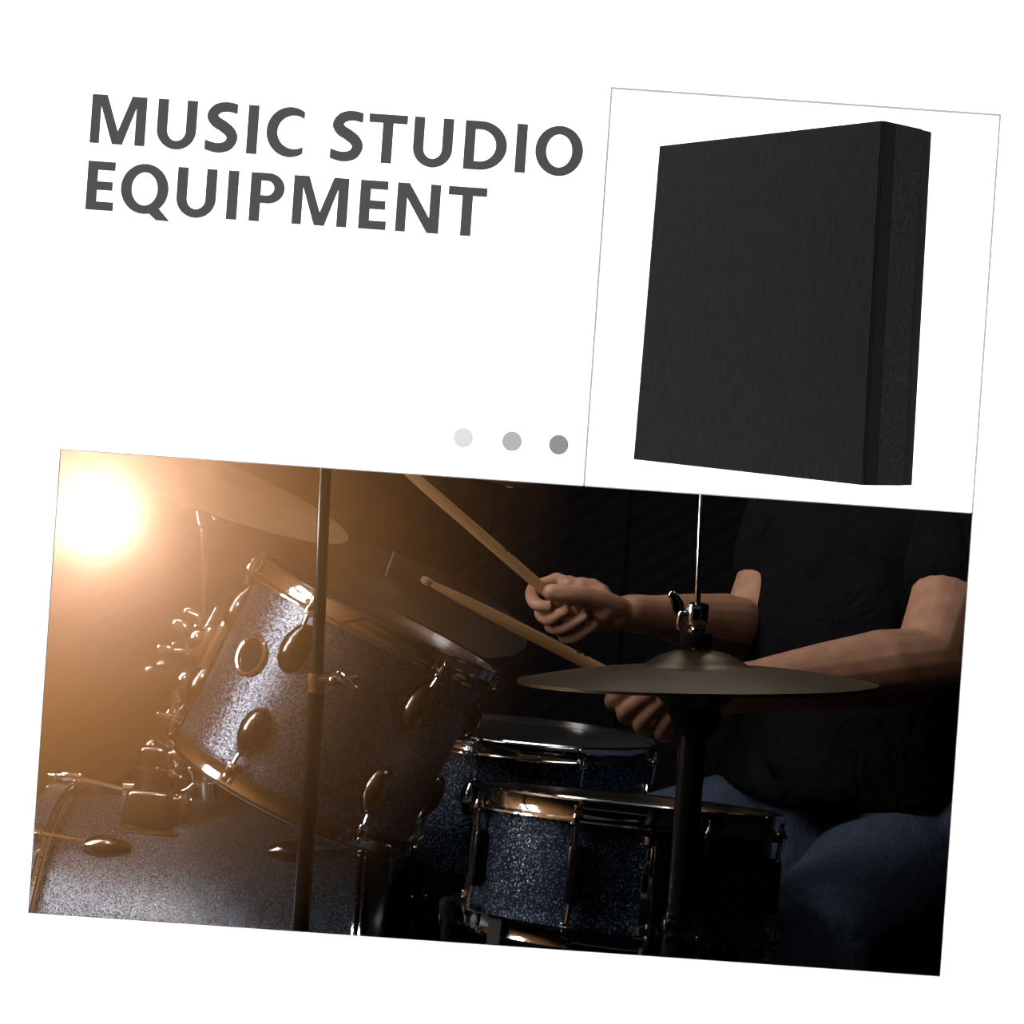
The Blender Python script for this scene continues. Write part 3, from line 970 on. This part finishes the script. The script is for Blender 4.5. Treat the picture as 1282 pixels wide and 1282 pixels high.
ri_c = P(478, 737, 2.42)
ri_m = facing(ri_c, 15.5, 0.27)
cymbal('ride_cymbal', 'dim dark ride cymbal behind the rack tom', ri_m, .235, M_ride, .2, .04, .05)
rs = thing('cymbal_stand', 'mostly hidden stand holding the dim ride cymbal behind rack tom', 'cymbal stand', Vector((ri_c.x - .02, 2.46, 0)))
MB().cyl(ri_m @ Vector((0, 0, -.02)), ri_m @ Vector((0, 0, .062)), .0046, .0042, 12).build('threaded_rod', M_steel, rs, world=True)
MB().cyl(Vector((ri_c.x - .02, 2.46, .02)), ri_m @ Vector((0, 0, -.02)), .010, .007, 16).build('tube', M_blackmetal, rs, world=True)
for a in (90, 210, 330):
    d = Vector((math.cos(rad(a)), math.sin(rad(a)), 0)); q = Vector((ri_c.x - .02, 2.46, 0))
    MB().limb([q + Vector((0, 0, .25)), q + d * .20 + Vector((0, 0, .01))], [.007, .007], 10).build('leg', M_blackmetal, rs, world=True)

YS = 1.69
bs_b = P(380, 1300, YS)
bs = thing('cymbal_stand', 'tall black cymbal stand with chrome clamp in front of the rack tom', 'cymbal stand', Vector((bs_b.x - .01, YS, 0)))
jt = P(397, 852, YS)
bdn = (P(385, 1165, YS) - jt).normalized()
MB().cyl(jt + bdn * .005, Vector((bs_b.x - .01, YS, .03)), .0088, .0088, 20).build('lower_tube', M_blackmetal, bs, world=True)
bup = (P(407, 587, YS) - jt).normalized()
bs_top = jt + bup * ((1.30 - jt.z) / bup.z)
MB().cyl(jt - bup * .01, bs_top, .0066, .0066, 20).build('upper_tube', M_blackmetal, bs, world=True)
mb = MB()
fr = Matrix.Translation(jt) @ frame(bup, Vector((1, 0, 0)))
mb.lathe([(.006, .008), (.0100, .008), (.0105, .004), (.0100, -.001), (.0088, -.006), (.0095, -.012), (.006, -.012)], fr, 28, closed=True)
mb.cyl(P(400, 851, YS - .010), P(430, 853, YS - .010), .0045, .0035, 14)
mb.ball(P(417, 852, YS - .010), .0055)
mb.limb([P(424, 842, YS - .012), P(433, 851, YS - .010), P(446, 863, YS - .012)], [.0025, .0042, .0032], 10)
mb.limb([P(433, 851, YS - .010), P(445, 849, YS - .006)], [.003, .0035], 10)
mb.build('height_clamp', M_chrome, bs, world=True)
for a in (60, 180, 300):
    d = Vector((math.cos(rad(a)), math.sin(rad(a)), 0)); q = Vector((bs_b.x - .01, YS, 0))
    MB().limb([q + Vector((0, 0, .25)), q + d * .20 + Vector((0, 0, .01))], [.007, .007], 10).build('leg', M_blackmetal, bs, world=True)
# the cymbal this stand carries; only its low edge dips into the opening
c2_c = P(434, 543, YS + .02)
c2_m = facing(c2_c, 12.3, 0.045)
cymbal('crash_cymbal', 'silver cymbal edge just showing at the top of the opening beside the raised drumstick', c2_m, .206, M_chrome, .2, .04, .05)
MB().cyl(bs_top - bup * .02, c2_m @ Vector((0, 0, .035)), .0045, .004, 12).build('cymbal_tilter', M_chrome, bs, world=True)


# ------------------------------------------------------------------ drumsticks
def stick(label, tip, hand, length):
    d = (hand - tip).normalized()
    m = Matrix.Translation(tip) @ frame(d, Vector((0, -1, 0)))
    t = thing('drumstick', label, 'drumstick', m, 'pair of drumsticks')
    MB().lathe([(0, 0), (.0030, .0008), (.0048, .0040), (.0050, .0075), (.0042, .0115), (.0032, .0140), (0, .0142)], None, 24).build('tip', M_tip, t)
    MB().lathe([(0, .0128), (.0031, .0130), (.0042, .0200), (.0058, .050), (.0070, .085), (.0074, .11), (.0074, length - .008), (.0060, length - .001), (0, length)], None, 24).build('shaft', M_wood, t)
    return t


M_tip = mat('pale_wood_bead', (0.62, 0.42, 0.24), 0.4)
tipL, handL = P(527, 724, 1.86), P(806, 866, 1.895)
sL = stick('drumstick held lower, its round tip over the rack tom, in the near hand', tipL, handL, .36)
handR = P(697, 752, 2.155)
dR = (handR - P(515, 594, 2.05)).normalized()
tipR = handR - dR * .34
sR = stick('drumstick raised steeply in the far hand, its tip outside the opening', tipR, handR, .40)


def marks(st_, z0):
    mb = MB()
    for i, (dz, ph, ln) in enumerate(((0, -20, .006), (.004, 8, .007), (.009, 30, .005), (.013, -5, .006), (.018, 22, .004), (.020, -28, .004), (-.05, 10, .0025), (.055, 15, .0025), (.066, 0, .003))):
        d = dirn(ph) * .00742
        mb.box(d + Vector((0, 0, z0 + dz)), (.0026, .0006, ln * 1.1), basis(ph))
    mb.build('printed_mark', M_mark, st_, smooth=False)


marks(sL, (P(712, 818, 1.885) - tipL).length)
marks(sR, (P(622, 690, 2.11) - tipR).length)


# ------------------------------------------------------------------ drummer
def remeshed(mb, name, mt, parent, voxel, smooth_it, world=True):
    o = mb.build(name, mt, parent, world=world)
    md = o.modifiers.new('r', 'REMESH'); md.mode = 'VOXEL'; md.voxel_size = voxel; md.use_smooth_shade = True
    ms = o.modifiers.new('s', 'SMOOTH'); ms.factor = .5; ms.iterations = smooth_it
    dg = bpy.context.evaluated_depsgraph_get()
    me = D.meshes.new_from_object(o.evaluated_get(dg))
    o.modifiers.clear()
    old = o.data
    o.data = me
    D.meshes.remove(old)
    me.name = name
    me.polygons.foreach_set('use_smooth', [True] * len(me.polygons))
    if not me.materials: me.materials.append(mt)
    return o


SN, SF = Vector((.655, 2.20, 1.10)), Vector((.465, 2.53, 1.10))      # shoulders near / far
HN, HF = Vector((.61, 2.31, .565)), Vector((.52, 2.48, .565))
face = Vector((-.845, -.535, 0)).normalized()
side = (SF - SN).normalized()
midS = (SN + SF) / 2
midH = (HN + HF) / 2
EN, WN = P(1162, 832, 2.00), P(893, 866, 1.905)
EF, WF = P(936, 786, 2.42), P(787, 767, 2.205)
person = thing('person', 'drummer in black t-shirt and blue jeans seated behind the snare, holding two drumsticks', 'person', Vector((midH.x, midH.y, 0)))

body = MB()
# torso, neck, head
body.limb([midH + Vector((0, 0, .02)), midH + Vector((0, 0, .2)) + face * .03, midS + Vector((0, 0, -.14)) + face * .02, midS + Vector((0, 0, -.02))],
          [.125, .115, .125, .07], 20, flat=1.25, flat_dir=side)
neck = midS + Vector((0, 0, .03))
headc = midS + Vector((0, 0, .235)) + face * .055
body.limb([neck, neck + Vector((0, 0, .08)) + face * .02, headc + Vector((0, 0, -.03))], [.062, .056, .055], 16)
body.limb([SN + side * .05, midS + Vector((0, 0, .01)), SF - side * .05], [.06, .07, .06], 14)
body.ball(headc, (.078, .095, .112), frame(Vector((0, 0, 1)), side), 24)
body.ball(headc + face * .05 + Vector((0, 0, -.06)), (.05, .05, .055))
body.limb([headc + face * .088 + Vector((0, 0, .012)), headc + face * .108 + Vector((0, 0, -.022))], [.009, .014], 10)
for s in (1, -1):
    body.ball(headc + side * .078 * s + Vector((0, 0, -.008)), (.018, .010, .030), frame(Vector((0, 0, 1)), face), 12)
# arms
def arm(S, E, W, r):
    body.limb([S, S.lerp(E, .35), S.lerp(E, .75), E], [r * 1.18, r * 1.12, r * .95, r * .86], 18)
    body.limb([E, E.lerp(W, .22), E.lerp(W, .5), E.lerp(W, .8), W], [r * .90, r * 1.0, r * .84, r * .62, r * .54], 18)
arm(SN, EN, WN, .051)
arm(SF, EF, WF, .047)


def hand(W, fingers, thumb, rs, palm_extra):
    for js in fingers:
        j = [P(*q) for q in js]
        body.limb([W.lerp(j[0], .12), W.lerp(j[0], .6), j[0]], [.0155, .0135, .0115], 12)
        body.limb(j, [.0108, .0098, .0092, .0078], 12, sub=4)
        body.ball(j[0], .0118, seg=12); body.ball(j[1], .0104, seg=12)
    t = [P(*q) for q in thumb]
    body.limb([W.lerp(t[0], .5)] + t, [.018, .019, .0160, .0135, .0112], 12)
    for x, y, Y, r in palm_extra: body.ball(P(x, y, Y), r, seg=14)


hand(WF, [[(697, 727, 2.195), (668, 738, 2.172), (670, 755, 2.140), (687, 760, 2.134)],
          [(712, 746, 2.205), (678, 764, 2.178), (687, 775, 2.145), (707, 765, 2.133)],
          [(727, 758, 2.210), (690, 781, 2.183), (704, 786, 2.150), (730, 773, 2.140)],
          [(742, 770, 2.212), (706, 794, 2.190), (722, 796, 2.160), (742, 784, 2.150)]],
     [(764, 760, 2.172), (738, 750, 2.148), (711, 744, 2.131), (690, 741, 2.125)], 1,
     [(752, 765, 2.166, .022), (764, 774, 2.182, .021), (748, 748, 2.185, .021), (728, 739, 2.186, .0185), (712, 734, 2.188, .0155), (740, 742, 2.188, .020)])
hand(WN, [[(797, 858, 1.872), (768, 874, 1.885), (770, 882, 1.912), (786, 878, 1.922)],
          [(813, 868, 1.867), (782, 890, 1.880), (788, 899, 1.908), (804, 893, 1.920)],
          [(830, 875, 1.867), (802, 905, 1.880), (810, 912, 1.908), (825, 902, 1.920)],
          [(848, 884, 1.870), (828, 914, 1.882), (836, 920, 1.906), (848, 909, 1.916)]],
     [(856, 856, 1.905), (828, 846, 1.918), (804, 846, 1.920), (786, 852, 1.918)], 1,
     [(850, 866, 1.898, .020), (868, 870, 1.90, .022)])
remeshed(body, 'body', M_skin, person, .0026, 3)

# t-shirt
shirt = MB()
def section_body(mb, secs, seg=28):
    rings = []
    for c, a, b in secs:
        rings.append([mb.bm.verts.new(c + a * math.cos(2 * PI * j / seg) + b * math.sin(2 * PI * j / seg)) for j in range(seg)])
    for i in range(len(rings) - 1):
        for j in range(seg):
            mb.bm.faces.new((rings[i][j], rings[i][(j + 1) % seg], rings[i + 1][(j + 1) % seg], rings[i + 1][j]))
    mb.bm.faces.new(list(reversed(rings[0]))); mb.bm.faces.new(rings[-1])
Z = Vector((0, 0, 1))
section_body(shirt, [
    (midH + Z * .060 + face * .070, side * .200, face * .185),
    (midH + Z * .110 + face * .060, side * .195, face * .180),
    (midH + Z * .18 + face * .055, side * .185, face * .158),
    (midH + Z * .30 + face * .045, side * .185, face * .150),
    (midS + Z * -.10 + face * .02, side * .195, face * .130),
    (midS + Z * .00, side * .19, face * .105),
    (midS + Z * .055, side * .10, face * .075),
    (midS + Z * .075, side * .068, face * .068)])
def sleeve(S, E, t, r0, r1):
    d = (E - S).normalized()
    shirt.limb([S - d * .02, S.lerp(E, t * .5), S.lerp(E, t)], [r0, (r0 + r1) / 2, r1], 20, sub=3)
sleeve(SN, EN, .55, .080, .072)
sleeve(SF, EF, .58, .076, .066)
hem = P(905, 968, 2.24)
shirt.limb([hem + Vector((.05, .02, .02)), P(965, 992, 2.16), P(1050, 1000, 2.15)], [.016, .020, .018], 14)
remeshed(shirt, 't_shirt', M_shirt, person, .006, 12)

jeans = MB()
KN = Vector((.415, 2.00, .510)); KF = Vector((.12, 2.14, .535))
AN = Vector((.37, 1.80, .10)); AF = Vector((.08, 2.09, .10))
jeans.limb([HF + side * .01, midH, HN - side * .01], [.125, .135, .125], 20)
jeans.limb([midH, midH + face * .10 + Vector((0, 0, -.01))], [.13, .125], 20)
for H, K_, A_, kk in ((HN, KN, AN, 1.0), (HF, KF, AF, 1.0)):
    jeans.limb([H, H.lerp(K_, .35), H.lerp(K_, .75), K_], [.100 * kk, .092 * kk, .076 * kk, .068 * kk], 20)
    jeans.limb([K_, K_.lerp(A_, .3), A_], [.070, .064, .055], 18)
remeshed(jeans, 'jeans', M_jeans, person, .006, 5)
for A_ in (AN, AF):
    MB().limb([A_ + Vector((.03, .02, -.06)), A_ + face * .08 + Vector((0, 0, -.062)), A_ + face * .17 + Vector((0, 0, -.067))], [.036, .038, .030], 16).build('shoe', M_shoe, person, world=True)
MB().ball(headc + Vector((0, 0, .030)) - face * .014, (.085, .098, .098), frame(Vector((0, 0, 1)), side), 24).build('hair', M_hair, person, world=True)
for s in (1, -1):
    MB().ball(headc + face * .084 + side * .031 * s + Vector((0, 0, .012)), .011, seg=12).build('eye', M_nail, person, world=True)

# throne
tr = thing('drum_throne', 'low black round stool under the drummer', 'stool', Vector((midH.x, midH.y, 0)))
MB().lathe([(0, .40), (.15, .40), (.165, .415), (.165, .46), (.15, .475), (0, .475)], Matrix.Translation((midH.x, midH.y, 0)), 40).build('seat', M_rubber, tr, world=True)
MB().cyl((midH.x, midH.y, .10), (midH.x, midH.y, .41), .014, .014, 16).build('column', M_chrome, tr, world=True)
for a in (0, 120, 240):
    d = Vector((math.cos(rad(a)), math.sin(rad(a)), 0)); q = Vector((midH.x, midH.y, 0))
    MB().limb([q + Vector((0, 0, .24)), q + d * .24 + Vector((0, 0, .01))], [.008, .008], 10).build('leg', M_chrome, tr, world=True)

# ------------------------------------------------------------------ glowing lamp and haze
lc = P(122, 643, LAMP_Y)
lamp = thing('studio_lamp', 'glowing bare bulb on a stand arm in haze tinted for its glow at upper left', 'lamp', lc)
MB().ball((0, 0, 0), .026, seg=20).build('bulb', M_bulb, lamp)
MB().cyl((0, .024, 0), (0, .075, 0), .014, .015, 20).build('socket', M_blackmetal, lamp)
MB().limb([(0, .065, 0), (-.05, .072, -.002), (-.16, .064, -.01)], [.0055, .0055, .006], 12).build('arm', M_blackmetal, lamp)
MB().cyl((-.16, .064, -.01), (-.16, .064, -lc.z + .02), .010, .012, 16).build('stand_pole', M_blackmetal, lamp)
MB().lathe([(0, 0), (.11, 0), (.11, .010), (.02, .022), (0, .022)], Matrix.Translation((-.16, .064, -lc.z)), 40).build('stand_base', M_blackmetal, lamp)



def haze(name, label, R, power, density, color):
    """volume centred on the lamp, coloured and thinned towards its rim to give the glow"""
    a0 = Vector((lc.x - R, max(WALL_Y + .012, lc.y - R), lc.z - R)); a1 = Vector((lc.x + R, lc.y + R, lc.z + R))
    hm = D.materials.new(name)
    hm.use_nodes = True
    nt = hm.node_tree
    for n in list(nt.nodes):
        if n.type != 'OUTPUT_MATERIAL': nt.nodes.remove(n)
    vs_ = nt.nodes.new('ShaderNodeVolumeScatter')
    vs_.inputs['Color'].default_value = (*color, 1)
    geo = nt.nodes.new('ShaderNodeNewGeometry')
    dist = nt.nodes.new('ShaderNodeVectorMath'); dist.operation = 'DISTANCE'
    dist.inputs[1].default_value = lc
    nt.links.new(geo.outputs['Position'], dist.inputs[0])
    mr = nt.nodes.new('ShaderNodeMapRange')
    mr.inputs['From Min'].default_value = 0.0; mr.inputs['From Max'].default_value = R
    mr.inputs['To Min'].default_value = 1.0; mr.inputs['To Max'].default_value = 0.0
    nt.links.new(dist.outputs['Value'], mr.inputs['Value'])
    pw = nt.nodes.new('ShaderNodeMath'); pw.operation = 'POWER'; pw.inputs[1].default_value = power
    nt.links.new(mr.outputs['Result'], pw.inputs[0])
    mu = nt.nodes.new('ShaderNodeMath'); mu.operation = 'MULTIPLY'; mu.inputs[1].default_value = density
    nt.links.new(pw.outputs[0], mu.inputs[0])
    nt.links.new(mu.outputs[0], vs_.inputs['Density'])
    va_ = nt.nodes.new('ShaderNodeVolumeAbsorption')
    va_.inputs['Color'].default_value = (*color, 1)
    nt.links.new(mu.outputs[0], va_.inputs['Density'])
    add_ = nt.nodes.new('ShaderNodeAddShader')
    nt.links.new(vs_.outputs[0], add_.inputs[0]); nt.links.new(va_.outputs[0], add_.inputs[1])
    nt.links.new(add_.outputs[0], nt.nodes['Material Output'].inputs['Volume'])
    o = MB().box((a0 + a1) / 2, a1 - a0).build(name, hm, smooth=False)
    tag(o, label, 'haze', kind='stuff')
    return o


haze('haze', 'warm orange haze drifting around the left of the drum kit', HAZE_R, 1.35, HAZE_DENSITY, (1.0, 0.45, 0.155))  # orange glow of the lamp put into the volume's colour and falloff
haze('core_glow', 'white volume added close around the glowing bulb to whiten its glow', 0.24, 1.5, CORE_GLOW_DENSITY, (0.93, 0.93, 0.97))  # added volume, whitens and softens the core of the glow
